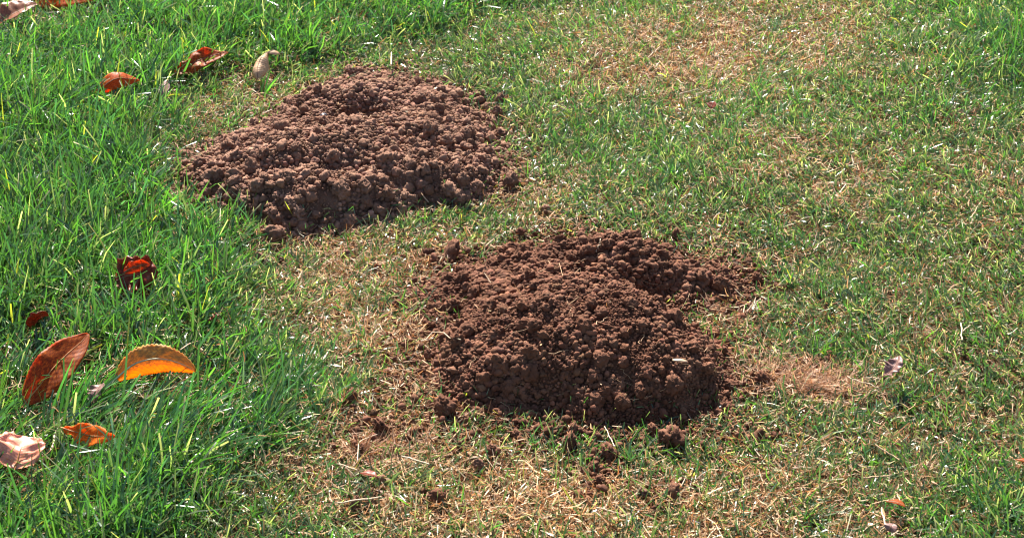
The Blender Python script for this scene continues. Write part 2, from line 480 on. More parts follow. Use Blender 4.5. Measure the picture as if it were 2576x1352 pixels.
LEAF_FOOT = []
def leaf(p0, p1, width, mat, vein_mat, label, arch=0.01, bow=0.0, roll=0.0, fold=0.3, curl=0.0, twist=0.0, wave=0.05,
         seed=0, name="fallen_leaf", stalk=0.15, group="leaves fallen on the grass", wpow=0.8, tear=0.0, serr=0.02, rib=0.0, vein_r=0.0006, lift=0.012):
    """p0 = stalk end, p1 = tip, both (u, v, z)."""
    A, B = P(p0[0], p0[1], p0[2] + lift), P(p1[0], p1[1], p1[2] + lift)
    A.z += float(gz(A.x, A.y)); B.z += float(gz(B.x, B.y))
    L = (B - A).length
    ax = (B - A).normalized()
    upv = Vector((0, 0, 1)); side0 = ax.cross(upv).normalized(); upv = side0.cross(ax).normalized()
    r = np.random.default_rng(seed + 500)
    root = empty(name, ((A + B) / 2)); off = (A + B) / 2
    tag(root, label, "leaf", group)
    NS, NTR = 44, 15
    V, UVs, mid = [], [], []
    for i in range(NS + 1):
        s = i / NS
        k = 4 * s * (1 - s)
        cpt = A.lerp(B, s) + upv * (arch * k + 0.04 * L * mnoise.noise(Vector((s * 3, seed, 1)))) + side0 * bow * k
        ds = 1e-3
        tang = (ax * L + upv * arch * 4 * (1 - 2 * s) + side0 * bow * 4 * (1 - 2 * s)).normalized()
        sd = tang.cross(upv).normalized(); nn = sd.cross(tang)
        rl = roll + twist * (s - 0.5)
        s1 = sd * math.cos(rl) + nn * math.sin(rl); n1 = -sd * math.sin(rl) + nn * math.cos(rl)
        wd = width * 0.5 * max(0.02, math.sin(math.pi * min(1, s * 0.97 + 0.02) ** 0.9)) ** wpow
        wd *= 1 + serr * math.cos(i * math.pi)
        mid.append(cpt - off + n1 * 0.0004)
        for j in range(NTR):
            t = -1 + 2 * j / (NTR - 1)
            ee = abs(t)
            edge = 1 - tear * max(0, mnoise.noise(Vector((s * 6, t * 0.6 + (5 if t > 0 else 0), seed * 3.3)))) * ee
            x = t * wd * edge
            h = fold * ee * wd + curl * ee * ee * wd
            h += wave * wd * ee * mnoise.noise(Vector((s * 7, t * 1.5 + seed, 2.2))) * 2 + rib * wd * ee * math.cos((s - 0.2 * ee * 0.5) * 82)
            # curl: bend the width round as an arc
            ang = curl * t * 1.2
            xx = x if abs(curl) < 1e-3 else wd * math.sin(ang) / (curl * 1.2)
            V.append(cpt - off + s1 * xx + n1 * h)
            UVs.append((s, t))
    W = NTR; F = []
    for i in range(NS):
        for j in range(W - 1):
            F.append((i * W + j, i * W + j + 1, (i + 1) * W + j + 1, (i + 1) * W + j))
    F = np.array(F)
    o = np_mesh("leaf_blade", np.array([v[:] for v in V]), [F], mat, smooth=True, parent=root)
    ul = o.data.uv_layers.new(name="UVMap")
    ul.data.foreach_set("uv", np.array(UVs, np.float32)[F.ravel()].ravel())
    md = o.modifiers.new("thickness", 'SOLIDIFY'); md.thickness = 0.0004; md.offset = 0
    st = [mid[0] + (mid[0] - mid[3]).normalized() * stalk * L * q + Vector((0, 0, -0.12 * stalk * L * q)) for q in (1.0, 0.66, 0.33)] if stalk else []
    pts = st + mid[:-1]
    tube("midrib", pts, [vein_r * (1.5 - 1.2 * q / len(pts)) for q in range(len(pts))], vein_mat, root)
    LEAF_FOOT.append((A, B, width))
    return root

V_PALE = plain_mat("pale_vein", (0.42, 0.38, 0.24)); V_DARK = plain_mat("brown_vein", (0.20, 0.10, 0.05)); V_ORG = plain_mat("orange_vein", (0.45, 0.2, 0.06))
ML_RUST = leaf_mat("rusty_leaf", (0.20, 0.035, 0.008), (0.36, 0.085, 0.012), (0.55, 0.18, 0.02), 0.5, 0.6, (0.30, 0.08, 0.02), 0.12, 0.6)
ML_GOLD = leaf_mat("golden_leaf", (0.30, 0.18, 0.06), (0.46, 0.27, 0.07), (0.62, 0.36, 0.05), 0.55, 0.5, (0.26, 0.19, 0.08), 0.45, 0.45, 7.0, edge=(0.85, 0.40, 0.02))
ML_ORANGE = leaf_mat("orange_leaf", (0.48, 0.13, 0.01), (0.66, 0.22, 0.012), (0.72, 0.28, 0.015), 0.55, 0.62, (0.42, 0.14, 0.02), 0.35, 0.35)
ML_BRIGHT = leaf_mat("red_orange_leaf", (0.36, 0.06, 0.01), (0.55, 0.13, 0.012), (0.62, 0.20, 0.02), 0.5, 0.6, (0.38, 0.1, 0.02), 0.3, 0.25)
ML_MAROON = leaf_mat("maroon_leaf", (0.10, 0.016, 0.008), (0.18, 0.03, 0.012), (0.28, 0.06, 0.02), 0.4, 0.3, (0.16, 0.04, 0.02), 0.3, 0.4)
ML_TAN = leaf_mat("tan_leaf", (0.40, 0.24, 0.12), (0.52, 0.33, 0.19), (0.60, 0.42, 0.27), 0.6, 0.2, (0.28, 0.15, 0.07), 0.5, 0.2)
ML_PINK = leaf_mat("glossy_pink_leaf", (0.55, 0.16, 0.08), (0.66, 0.25, 0.14), (0.72, 0.36, 0.24), 0.36, 0.2, (0.6, 0.3, 0.2), 0.2, 0.1, spec=1.0)
ML_BROWN = leaf_mat("glossy_brown_leaf", (0.16, 0.05, 0.02), (0.28, 0.09, 0.03), (0.40, 0.16, 0.06), 0.36, 0.3, (0.25, 0.1, 0.04), 0.3, 0.4, spec=.8)
ML_GREY = leaf_mat("mauve_leaf", (0.15, 0.075, 0.065), (0.22, 0.12, 0.105), (0.30, 0.18, 0.16), 0.45, 0.15, (0.2, 0.12, 0.1), 0.3, 0.3)

leaf((62, 1008, .012), (222, 838, .040), .046, ML_RUST, V_ORG, "large rust-orange leaf with dark mottling sloping up through the long grass", arch=.004, roll=-0.62, fold=.18, twist=.3, wave=.08, seed=1, stalk=.05, wpow=.7)
leaf((293, 948, .014), (492, 936, .016), .036, ML_GOLD, V_PALE, "golden yellow arched leaf with a pale midrib and red-brown flecked edge", arch=.024, roll=-1.0, fold=-.08, curl=-.2, wave=.07, seed=2, stalk=.1, serr=.05, rib=.015, vein_r=.0009, wpow=.6)
leaf((160, 1075, .030), (290, 1098, .032), .026, ML_ORANGE, V_ORG, "bright orange leaf with a ragged torn lower edge in the long grass", arch=-.004, roll=-0.7, fold=.12, wave=.15, seed=3, stalk=.08, tear=.9)
leaf((38, 1178, .022), (70, 1096, .034), .060, ML_PINK, V_ORG, "shiny pinkish leaf curled up at the corner, gleaming white in the sun", arch=.004, roll=-0.1, fold=.1, curl=.25, wave=.22, seed=4, stalk=.05, wpow=.55)
leaf((-8, 1090, .03), (40, 1104, .032), .022, ML_PINK, V_ORG, "small curled leaf edge gleaming above the shiny pinkish leaf", arch=.004, roll=.4, fold=.2, wave=.2, seed=14, stalk=0)
leaf((240, 236, .010), (350, 197, .022), .030, ML_BRIGHT, V_DARK, "red-orange arched leaf lit through by the sun, near the back mound", arch=.014, roll=-.65, fold=-.1, curl=-.2, wave=.08, seed=5, stalk=.1)
leaf((440, 180, .012), (572, 124, .022), .036, ML_RUST, V_DARK, "glossy brown crinkled leaf with white glints, in the grass behind the mound", arch=.006, roll=-.5, fold=.2, wave=.3, seed=6, stalk=.08, tear=.3)
leaf((648, 186, .010), (672, 118, .034), .036, ML_TAN, V_DARK, "pale tan dried leaf curled into a ribbed tube with a bent top", arch=.006, bow=-.006, roll=.1, fold=.0, curl=-1.0, wave=.05, seed=7, stalk=0.04, rib=.10)
leaf((672, 120, .034), (704, 124, .026), .016, ML_TAN, V_DARK, "small curled tan leaf tip bent over beside the ribbed tan leaf", arch=.006, roll=.2, fold=-.2, curl=-.6, wave=.05, seed=17, stalk=0)
leaf((-6, 62, .01), (94, 10, .03), .050, ML_BROWN, V_DARK, "long glossy brown leaf with a sunlit white edge at the far left corner", arch=.004, roll=-.1, fold=.5, wave=.12, seed=8, stalk=.05)
leaf((85, -2, .01), (238, -6, .02), .060, ML_BRIGHT, V_DARK, "bright red-orange leaf lying at the far end of the lawn", arch=.012, roll=-.6, fold=-.05, wave=.1, seed=9, stalk=.05)
leaf((290, 706, .010), (396, 690, .016), .060, ML_MAROON, V_DARK, "dark maroon crumpled leaf with an orange rim, sunk between grass blades", lift=.02, arch=.006, roll=-.55, fold=.1, wave=.4, seed=10, stalk=.05, tear=.5, wpow=.6)
leaf((312, 684, .030), (378, 664, .034), .018, ML_RUST, V_DARK, "small glowing orange leaf piece standing on top of the maroon leaf", lift=.018, arch=.004, roll=-.9, fold=.1, wave=.3, seed=20, stalk=0, tear=.4)
leaf((84, 822, .012), (122, 794, .024), .040, ML_MAROON, V_DARK, "small brown leaf half hidden upright in the grass above the large rusty leaf", arch=.004, roll=.7, fold=.3, wave=.2, seed=11, stalk=.05, wpow=.6)
leaf((232, 1010, .012), (256, 962, .022), .030, ML_GREY, V_DARK, "small mauve-brown leaf standing in the grass below the golden leaf", arch=.004, roll=.4, fold=.3, wave=.15, seed=12, stalk=.05)
leaf((410, 240, .008), (420, 196, .022), .020, ML_GREY, V_DARK, "small grey pointed leaf standing between the back mound and the red-orange leaf", arch=.002, roll=.3, fold=.3, wave=.1, seed=13, stalk=.05)
leaf((530, 812, .008), (552, 800, .014), .026, ML_MAROON, V_DARK, "tiny dark red leaf fragment in thin grass left of the front mound", arch=.002, roll=.4, fold=.2, wave=.2, seed=15, stalk=0)
leaf((908, 1204, .008), (950, 1214, .010), .016, ML_MAROON, V_DARK, "tiny red pointed leaf fragment on straw below the front mound", arch=.002, roll=.3, fold=.2, seed=16, stalk=0)
leaf((2224, 934, .008), (2262, 882, .026), .026, ML_GREY, V_DARK, "grey-brown withered leaf curled upright in the short grass on the right", arch=.002, bow=.006, roll=.3, fold=.5, wave=.3, seed=18, stalk=.1, tear=.5)
leaf((1788, 276, .006), (1796, 258, .014), .018, ML_MAROON, V_DARK, "tiny maroon leaf fragment in the short grass behind both mounds", arch=.001, roll=.3, fold=.2, seed=19, stalk=0)
leaf((2238, 1338, .010), (2246, 1318, .016), .015, ML_GREY, V_DARK, "small oval grey leaf beside a pink stem near the bottom right", arch=.003, roll=.2, fold=.2, seed=21, stalk=0)
leaf((2562, 1135, .006), (2596, 1148, .008), .020, ML_RUST, V_DARK, "reddish leaf fragment at the right edge of the short lawn", arch=.002, roll=.4, fold=.2, seed=22, stalk=0)
leaf((2772 * .805, 1254, .006), (2830 * .805, 1268, .008), .018, ML_RUST, V_DARK, "rusty leaf scrap lying in grass above the tan straw tuft", arch=.002, roll=.4, fold=.2, seed=23, stalk=0)

# ------------------------------------------------------------------ loose clods on the grass
LC = [clod_mesh("loose_soil", M_SOIL2, 900 + k) for k in range(6)]
LC1 = [clod_mesh("loose_soil", M_SOIL1, 950 + k) for k in range(4)]
def loose(u, v, r_px, k, label, pale=False, flat=1.0):
    z = 0.004; p = P(u, v, z)
    f = (p - Vector(CAMP)).length
    rad = r_px * TH / 1288 * f * 0.78
    me = (LC1 if pale else LC)[k % (4 if pale else 6)]
    o = bpy.data.objects.new("loose_clod", me); COL.objects.link(o)
    o.location = p + Vector((0, 0, float(gz(p.x, p.y)) + rad * 0.55))
    o.rotation_euler = (k * 1.3, k * 2.1, k * 0.7); o.scale = (rad * 1.1, rad, rad * flat)
    tag(o, label, "soil clod", "loose soil clods on the grass")
    LOOSE.append((p.x, p.y, rad))
LOOSE = []
loose(1100, 1268, 23, 0, "round dark clod alone on pale straw, lowest of the clods below the front mound")
loose(1430, 1120, 25, 1, "dark round clod on pale grass in front of the dark mound's middle")
loose(1528, 1143, 25, 2, "oval brown clod just right of the round one in front of the dark mound")
loose(1692, 1100, 36, 3, "largest lumpy dark clod in front of the dark mound's right side")
loose(1118, 1043, 30, 4, "big rounded clod against the bottom left corner of the dark mound")
loose(1135, 633, 26, 5, "broad dark clod at the back left corner of the dark mound", False, .55)
loose(690, 590, 30, 0, "large pale clod at the lowest tip of the back mound", True)
loose(1285, 447, 22, 1, "pale clod just off the right edge of the back mound", True)
loose(652, 650, 17, 2, "pale brown clod in grass below the back mound's tip", True)
loose(870, 626, 12, 3, "small brown clod on thin grass between the two mounds", True)
loose(948, 662, 11, 0, "small round dark clod on straw left of the dark mound's back edge")
loose(1252, 268, 17, 2, "pale clod at the back right shoulder of the back mound", True)
loose(1258, 232, 12, 1, "small clod in the grass behind the back mound's right shoulder", True)
loose(882, 1018, 20, 1, "brown clod in straw well left of the dark mound's foot")
loose(958, 1090, 26, 2, "flattish brown clod in straw at the lower left of the dark mound", False, .6)
loose(915, 1140, 20, 3, "brown clod beside the curled straw ring, below the flattish clod", False, .8)
loose(1080, 903, 15, 4, "small clod at the dark mound's left edge, half way down")
loose(1238, 838, 9, 5, "tiny clod on straw left of the dark mound")
loose(1000, 765, 14, 0, "clod in short grass off the dark mound's left shoulder")
loose(1298, 1098, 15, 3, "clod on the grass close below the dark mound's front edge")
loose(1490, 1185, 17, 5, "crumbly clod below the oval clod in front of the dark mound")
loose(1508, 1212, 15, 0, "crumbly clod touching straw, next down from the oval clod")
loose(1205, 1185, 18, 2, "pinkish clod in straw to the left of the clods before the mound", True)
loose(1240, 1150, 20, 4, "brown clod on straw under the dark mound's left front")
loose(1440, 1085, 18, 1, "clod between the mound's front edge and the dark round clod")
loose(1640, 1075, 16, 2, "clod at the front edge of the dark mound, left of the largest lumpy one")
loose(1620, 1245, 18, 3, "pale pink clod on the straw patch in the foreground", True, .6)
loose(1690, 1250, 20, 5, "brown crumbly clod right of the pale pink one on the foreground straw", False, .7)
loose(895, 1283, 17, 1, "pale pinkish lump on the straw at lower left of centre", True, .6)
loose(1915, 950, 18, 2, "clod by the dry straw patch right of the dark mound")
loose(1905, 690, 14, 4, "clod at the tip of the dark mound's right arm")
loose(1372, 522, 14, 3, "small clod in short grass midway between the mounds", True)
loose(1310, 575, 13, 0, "clod in short grass behind the dark mound's left shoulder")
loose(1865, 560, 9, 2, "tiny clod in grass behind the dark mound's right side")
loose(1700, 585, 12, 1, "small clod just behind the back ridge of the dark mound")

# ------------------------------------------------------------------ rootlets, straws, chips
M_ROOT = plain_mat("rootlet", (0.36, 0.22, 0.12), 0.7, 0.3)
M_PALE = plain_mat("bleached_straw", (0.52, 0.38, 0.24), 0.45, 0.5)
M_TANS = plain_mat("tan_straw", (0.45, 0.29, 0.16), 0.5, 0.5)
M_CHIP = plain_mat("wood_chip", (0.46, 0.30, 0.19), 0.5, 0.5)
def surf(x, y):
    x = np.asarray(x, float); y = np.asarray(y, float)
    z = gz(x, y)
    for h in (hill1, hill2):
        z = np.where(h.dist(x, y) > -0.005, np.maximum(z, h.height(x, y)), z)
    return z
def hit(u, v, lift=0.0):
    """march the sight line of (u, v) down to the soil or ground"""
    for z in np.arange(0.14, -0.02, -0.001):
        x, y = ground_at(u, v, z)
        if surf(x, y) + lift >= z: break
    return Vector((float(x), float(y), float(z)))
def strand(name, uvs, rad, mat, label, cat, group, lift=0.003, wob=3.0, seed=0, n=14, taper=0.4):
    r = np.random.default_rng(seed + 77)
    uvs = np.array(uvs, float)
    t = np.linspace(0, len(uvs) - 1, n); i = np.minimum(t.astype(int), len(uvs) - 2); f = t - i
    q = uvs[i] * (1 - f)[:, None] + uvs[i + 1] * f[:, None]
    q[1:-1] += r.normal(0, wob, (n - 2, 2))
    pts = [hit(a, b, lift) for a, b in q]
    zs = np.array([p.z for p in pts]); zs = np.convolve(np.pad(zs, 2, mode='edge'), np.ones(5) / 5, 'valid')
    org = pts[n // 2].copy(); 
    pts = [Vector((p.x, p.y, zz + lift)) - org for p, zz in zip(pts, zs)]
    o = tube(name, pts, [rad * 0.72 * (1 - taper * k / n) for k in range(n)], mat, None, 5)
    o.location = org
    tag(o, label, cat, group)
    return o
rg = "pale rootlets on the dark mound"
RL = "thin pale rootlet lying on the crumbs of the dark reddish mound"
for k, pts in enumerate([[(1340, 700), (1400, 672), (1490, 655), (1530, 640)], [(1500, 640), (1506, 612), (1510, 605)], [(1370, 660), (1420, 700), (1460, 690)]]):
    strand("rootlet", pts, .0007 if k != 1 else .0013, M_ROOT if k != 1 else M_PALE,
           ["branching brown root running across the hollow behind the dark mound's top", "short upright pale stalk stuck in the dark mound's back ridge", "thin brown root crossing the hollow at the back of the dark mound"][k], "rootlet", rg, seed=k)
for k, pts in enumerate([[(1425, 760), (1440, 800)], [(1285, 845), (1330, 830), (1360, 822)], [(1380, 895), (1430, 885)], [(1560, 930), (1580, 952), (1600, 965)],
                         [(1470, 975), (1480, 1010)], [(1610, 870), (1622, 845)], [(1290, 1000), (1300, 975), (1320, 965)], [(1400, 1000), (1440, 985)],
                         [(1160, 765), (1190, 745), (1205, 735)], [(1540, 955), (1600, 975)], [(1180, 930), (1200, 900)], [(1500, 820), (1530, 800)],
                         [(1690, 905), (1740, 925)], [(1760, 920), (1830, 945), (1870, 965)], [(1450, 870), (1462, 905)], [(1250, 790), (1290, 775)],
                         [(1660, 990), (1700, 970)], [(1340, 940), (1345, 975)], [(1210, 850), (1260, 835), (1320, 805)], [(1100, 780), (1140, 760)],
                         [(1580, 1010), (1640, 1000)], [(1570, 760), (1590, 775)], [(1220, 1000), (1270, 1020), (1290, 1045)], [(1755, 880), (1790, 890)]]):
    strand("rootlet", pts, .00045 + .0002 * (k % 3), M_ROOT, RL, "rootlet", rg, seed=10 + k, wob=2.5, n=10)
strand("rootlet", [(1605, 708), (1700, 735)], .0004, M_ROOT, "thin rootlet in the dark hollow right of the front mound's top", "rootlet", rg, seed=60)
strand("rootlet", [(1295, 580), (1330, 600), (1352, 612)], .0009, M_PALE, "pale curved root in grass just behind the dark mound's left ridge", "rootlet", rg, seed=61, wob=1)
strand("rootlet", [(900, 305), (925, 297), (960, 296)], .0009, M_ROOT, "brown root fibre beneath the hole of the back mound", "rootlet", "root fibres on the back mound", seed=62, wob=1)
strand("rootlet", [(845, 283), (870, 272), (905, 268)], .0008, M_ROOT, "pale root fibre just in front of the back mound's hole", "rootlet", "root fibres on the back mound", seed=63, wob=1)

sg = "dry straws on the short lawn"
STR = [([(2130, 285), (2165, 272)], "bleached straw upper of the parallel pair on the lawn behind the dark mound"),]
for k, (pts, rad, label) in enumerate([
    ([(1708, 248), (1755, 234)], .0014, "left one of two pale straws lying end to end behind the dark mound"),
    ([(1750, 248), (1800, 236)], .0013, "right one of two pale straws lying end to end behind the dark mound"),
    ([(1700, 210), (1720, 222), (1730, 218)], .0012, "bent pale straw above the two end-to-end straws"),
    ([(1630, 155), (1660, 128)], .0011, "thin slanting straw on the tan patch at the back"),
    ([(1950, 150), (2000, 112)], .0011, "long thin tan straw in the tan patch at the back right"),
    ([(2065, 362), (2092, 340)], .0010, "pale straw slanting in the short grass to the right"),
    ([(2045, 640), (2075, 612)], .0011, "two-tone straw slanting up out of the grass right of the dark mound"),
    ([(2130, 960), (2210, 988)], .0012, "tan straw running out of the bare dry patch to the right"),
    ([(2250, 1250), (2265, 1280)], .0010, "short pale straw near the bottom right tan tuft"),
    ([(2415, 825), (2418, 868)], .0016, "forked bleached stalk at the right edge"),
    ([(2418, 845), (2440, 830)], .0012, "side twig lying on the forked bleached stalk at the right"),
    ([(1945, 885), (1955, 905), (1990, 900)], .0010, "curved straw over the upper edge of the bare dry patch"),
    ([(1010, 1160), (1080, 1180)], .0013, "pale straw across the ring of dead grass at lower left of the mound"),
    ([(900, 1170), (905, 1120), (950, 1105)], .0009, "curved reddish straw forming a ring with dead grass"),
    ([(850, 1180), (900, 1195)], .0012, "pale straw on the lawn left of the dead grass ring"),
    ([(1060, 870), (1110, 850), (1160, 862)], .0011, "long curved straw lying left of the dark mound"),
    ([(1545, 1135), (1530, 1105), (1520, 1085)], .0012, "forked straw standing between the clods in front of the dark mound"),
    ([(2200, 1130), (2260, 1170)], .0012, "tan straw lying above the crumpled tuft"),
    ([(560, 1050), (610, 1080)], .0016, "pale bent stem in the long grass below the golden leaf"),
    ([(850, 1278), (960, 1262)], .0014, "long pale straw at the bottom left of the lawn"),
    ([(2170, 1215), (2240, 1208)], .0013, "pale straw lying level under the crumpled tuft"),
    ([(1500, 1290), (1560, 1305)], .0012, "tan straw on the foreground straw patch"),
    ([(2228, 1345), (2216, 1290)], .0016, "pink stem rising beside the small oval grey leaf at the bottom"),
    ([(2440, 560), (2465, 520)], .0011, "slanting pale straw in the grass at the far right"),
    ([(130, 1148), (150, 1080), (170, 1045)], .0022, "broad brown dead stem rising in the long grass by the orange leaf"),
]):
    strand("dry_straw", pts, rad, (M_PALE, M_TANS)[k % 3 == 2], label, "straw", sg, lift=.008, wob=1.2, seed=100 + k, n=8, taper=.3)

def chip(u, v, L, W, ang, mat, name, label, cat):
    p = hit(u, v, 0.002)
    bm = bmesh.new(); bmesh.ops.create_cube(bm, size=1.0)
    bmesh.ops.subdivide_edges(bm, edges=bm.edges[:], cuts=3, use_grid_fill=True)
    for vt in bm.verts:
        c = vt.co; t = 1 - 1.1 * abs(c.x) ** 1.6
        vt.co = Vector((c.x * L, c.y * W * t + 0.1 * W * mnoise.noise(c * 3 + Vector((u, 0, 0))), c.z * W * 0.4 * t + 0.25 * W * math.cos(c.x * 3)))
    me = bpy.data.meshes.new(name); bm.to_mesh(me); bm.free(); me.materials.append(mat)
    for f in me.polygons: f.use_smooth = True
    o = bpy.data.objects.new(name, me); COL.objects.link(o)
    o.location = p + Vector((0, 0, 0.003)); o.rotation_euler = (0.2, 0.1, ang)
    tag(o, label, cat)
chip(1101, 230, .013, .007, -.2, M_CHIP, "wood_chip", "pale chip lying on the back mound's right shoulder", "wood chip")
chip(1710, 912, .018, .004, -.05, M_CHIP, "wood_chip", "pale sliver lying on the dark mound's right slope", "wood chip")
chip(815, 294, .012, .006, .6, plain_mat("dark_stone", (0.05, 0.035, 0.04), 0.2, 0.8), "dark_stone", "small shiny dark stone on the back mound below its hole", "stone")
strand("dry_straw", [(985, 176), (985, 145)], .0022, M_PALE, "short pale upright stalk in the grass at the back mound's top edge", "straw", sg, lift=.01, wob=.5, seed=200, n=6)

# ------------------------------------------------------------------ grass
def boundary(v):
    return np.interp(v, [-400, 0, 90, 160, 250, 400, 520, 600, 700, 760, 900, 1000, 1100, 1200, 1352, 1700],
                     [1700, 1380, 1050, 720, 440, 400, 520, 640, 620, 600, 660, 740, 740, 640, 480, 300])
TANB = [(1800, 115, 260, 75, 1.0), (2060, 60, 120, 50, .6), (1600, 200, 180, 60, .45), (1900, 210, 160, 50, .55), (2250, 150, 130, 60, .3),
        (960, 660, 190, 55, .85), (1020, 840, 160, 60, .9), (900, 760, 150, 70, .55), (930, 1130, 150, 80, .85), (1060, 960, 90, 90, .6),
        (1500, 1290, 380, 85, 1.1), (1200, 1200, 260, 60, .6), (1900, 1210, 250, 70, .5), (2010, 945, 95, 32, 1.3), (2120, 965, 70, 30, .8),
        (1940, 390, 130, 45, .5), (2080, 480, 100, 40, .35), (1820, 850, 80, 90, .3), (740, 260, 150, 60, .45), (520, 270, 120, 40, .35), (1340, 500, 90, 60, .35),
        (2300, 800, 200, 100, .18), (2400, 1100, 260, 90, .12), (1000, 600, 140, 30, .4), (2480, 380, 90, 60, .35), (1250, 610, 120, 30, .25), (780, 1300, 180, 60, .4)]
def fields(x, y):
    u, v = to_uv(x, y)
    nz = N2(x, y, 0.10, 3)
    u2 = u + 90 * N3(x, y, 0.12, 2)
    lush = sstep(-110, 150, boundary(v) - u2)
    lush = np.maximum(lush, 0.75 * sstep(2150, 2600, u2) * (1 - sstep(60, 420, v)))
    lush = np.maximum(lush, 0.4 * sstep(2100, 2600, u2) * sstep(1050, 1300, v))
    tan = np.zeros(np.shape(x))
    for (cu, cv, su, sv, a) in TANB:
        tan = np.maximum(tan, a * np.exp(-0.5 * (((u - cu) / su) ** 2 + ((v - cv) / sv) ** 2)))
    tan = np.clip(tan * (1 + 0.5 * nz) + 0.18 * N1(x, y, 0.06, 2) + 0.0, 0, 1.2) * (1 - 0.85 * lush)
    return u, v, lush, tan

def spill_cover(u, v):
    k = np.zeros(np.shape(u))
    for (su, sv, ru, rv, ns) in SPILL:
        k = np.maximum(k, min(1, ns / (ru * rv) * 5) * np.exp(-0.5 * (((u - su) / ru) ** 2 + ((v - sv) / rv) ** 2)))
    return np.clip(k, 0, 1)
def sample_area(n, xr, yr, r):
    return r.uniform(*xr, n), r.uniform(*yr, n)

def keep_leaf(x, y, r, p_drop):
    m = np.ones(len(x), bool)
    for A, B, wd in LEAF_FOOT:
        ex, ey = B.x - A.x, B.y - A.y; L2 = ex * ex + ey * ey + 1e-9
        t = np.clip(((x - A.x) * ex + (y - A.y) * ey) / L2, 0, 1)
        d = np.hypot(x - A.x - t * ex, y - A.y - t * ey)
        d2 = np.hypot(x - A.x - t * ex, (y + 0.022 - A.y - t * ey))
        m &= ~((np.minimum(d, d2) < wd * 0.5) & (r.uniform(size=len(x)) < p_drop))
    for cx, cy, rad in LOOSE:
        m &= ~(np.hypot(x - cx, y - cy) < rad * 0.9)
    return m

def blades(x, y, z, az, lean, bend, L, W, col_base, col_tip, twist, r, segs=3, cut=None):
    n = len(x)
    s = np.linspace(0, 1, segs + 1)
    th = np.clip(lean[:, None] + bend[:, None] * s[None] ** 1.3, -0.2, 2.0)
    dl = L[:, None] / segs
    hor = np.concatenate([np.zeros((n, 1)), np.cumsum(np.sin((th[:, 1:] + th[:, :-1]) / 2) * dl, 1)], 1)
    ver = np.concatenate([np.zeros((n, 1)), np.cumsum(np.cos((th[:, 1:] + th[:, :-1]) / 2) * dl, 1)], 1)
    ver = np.maximum(ver, 0.0006 + 0.002 * s[None])
    ca, sa = np.cos(az)[:, None], np.sin(az)[:, None]
    cx, cy, cz = x[:, None] + hor * ca, y[:, None] + hor * sa, z[:, None] + ver
    prof = np.interp(s, [0, .25, .7, 1], [.75, 1.0, .8, .10])
    prof = np.tile(prof, (n, 1))
    if cut is not None: prof[cut, -1] = 0.62
    wd = 0.5 * W[:, None] * prof
    tw = twist[:, :1] + twist[:, 1:] * s[None]
    # width vector: horizontal, perpendicular to azimuth, turned by tw about the blade's own axis
    wx = -sa * np.cos(tw) - ca * np.sin(tw) * np.cos(th)
    wy = ca * np.cos(tw) - sa * np.sin(tw) * np.cos(th)
    wz = np.sin(tw) * np.sin(th)
    Lf = np.stack([cx - wx * wd, cy - wy * wd, cz - wz * wd], -1)
    Rt = np.stack([cx + wx * wd, cy + wy * wd, cz + wz * wd], -1)
    V = np.stack([Lf, Rt], 2).reshape(-1, 3)
    k = 2 * (segs + 1)
    q = np.array([[2 * i, 2 * i + 1, 2 * i + 3, 2 * i + 2] for i in range(segs)])
    F = (q[None] + (np.arange(n) * k)[:, None, None]).reshape(-1, 4)
    c = col_base[:, None, :] * (1 - s[None, :, None] ** 2.0) + col_tip[:, None, :] * s[None, :, None] ** 2.0
    C = np.repeat(c[:, :, None, :], 2, 2).reshape(-1, 3)
    return V, F, C

def in_view(x, y, m=130):
    u, v = to_uv(x, y)
    return (u > -m) & (u < 2576 + m) & (v > -m * 1.3) & (v < 1352 + m * 1.6) & (y > -1.3)

XR, YR = (-1.9, 1.9), (-0.95, 1.75)
AREA = (XR[1] - XR[0]) * (YR[1] - YR[0])
def candidates(per_m2, r, outside=0.25):
    x, y = sample_area(int(per_m2 * AREA), XR, YR, r)
    iv = in_view(x, y)
    m = iv | (r.uniform(size=len(x)) < outside)
    return x[m], y[m], iv[m]

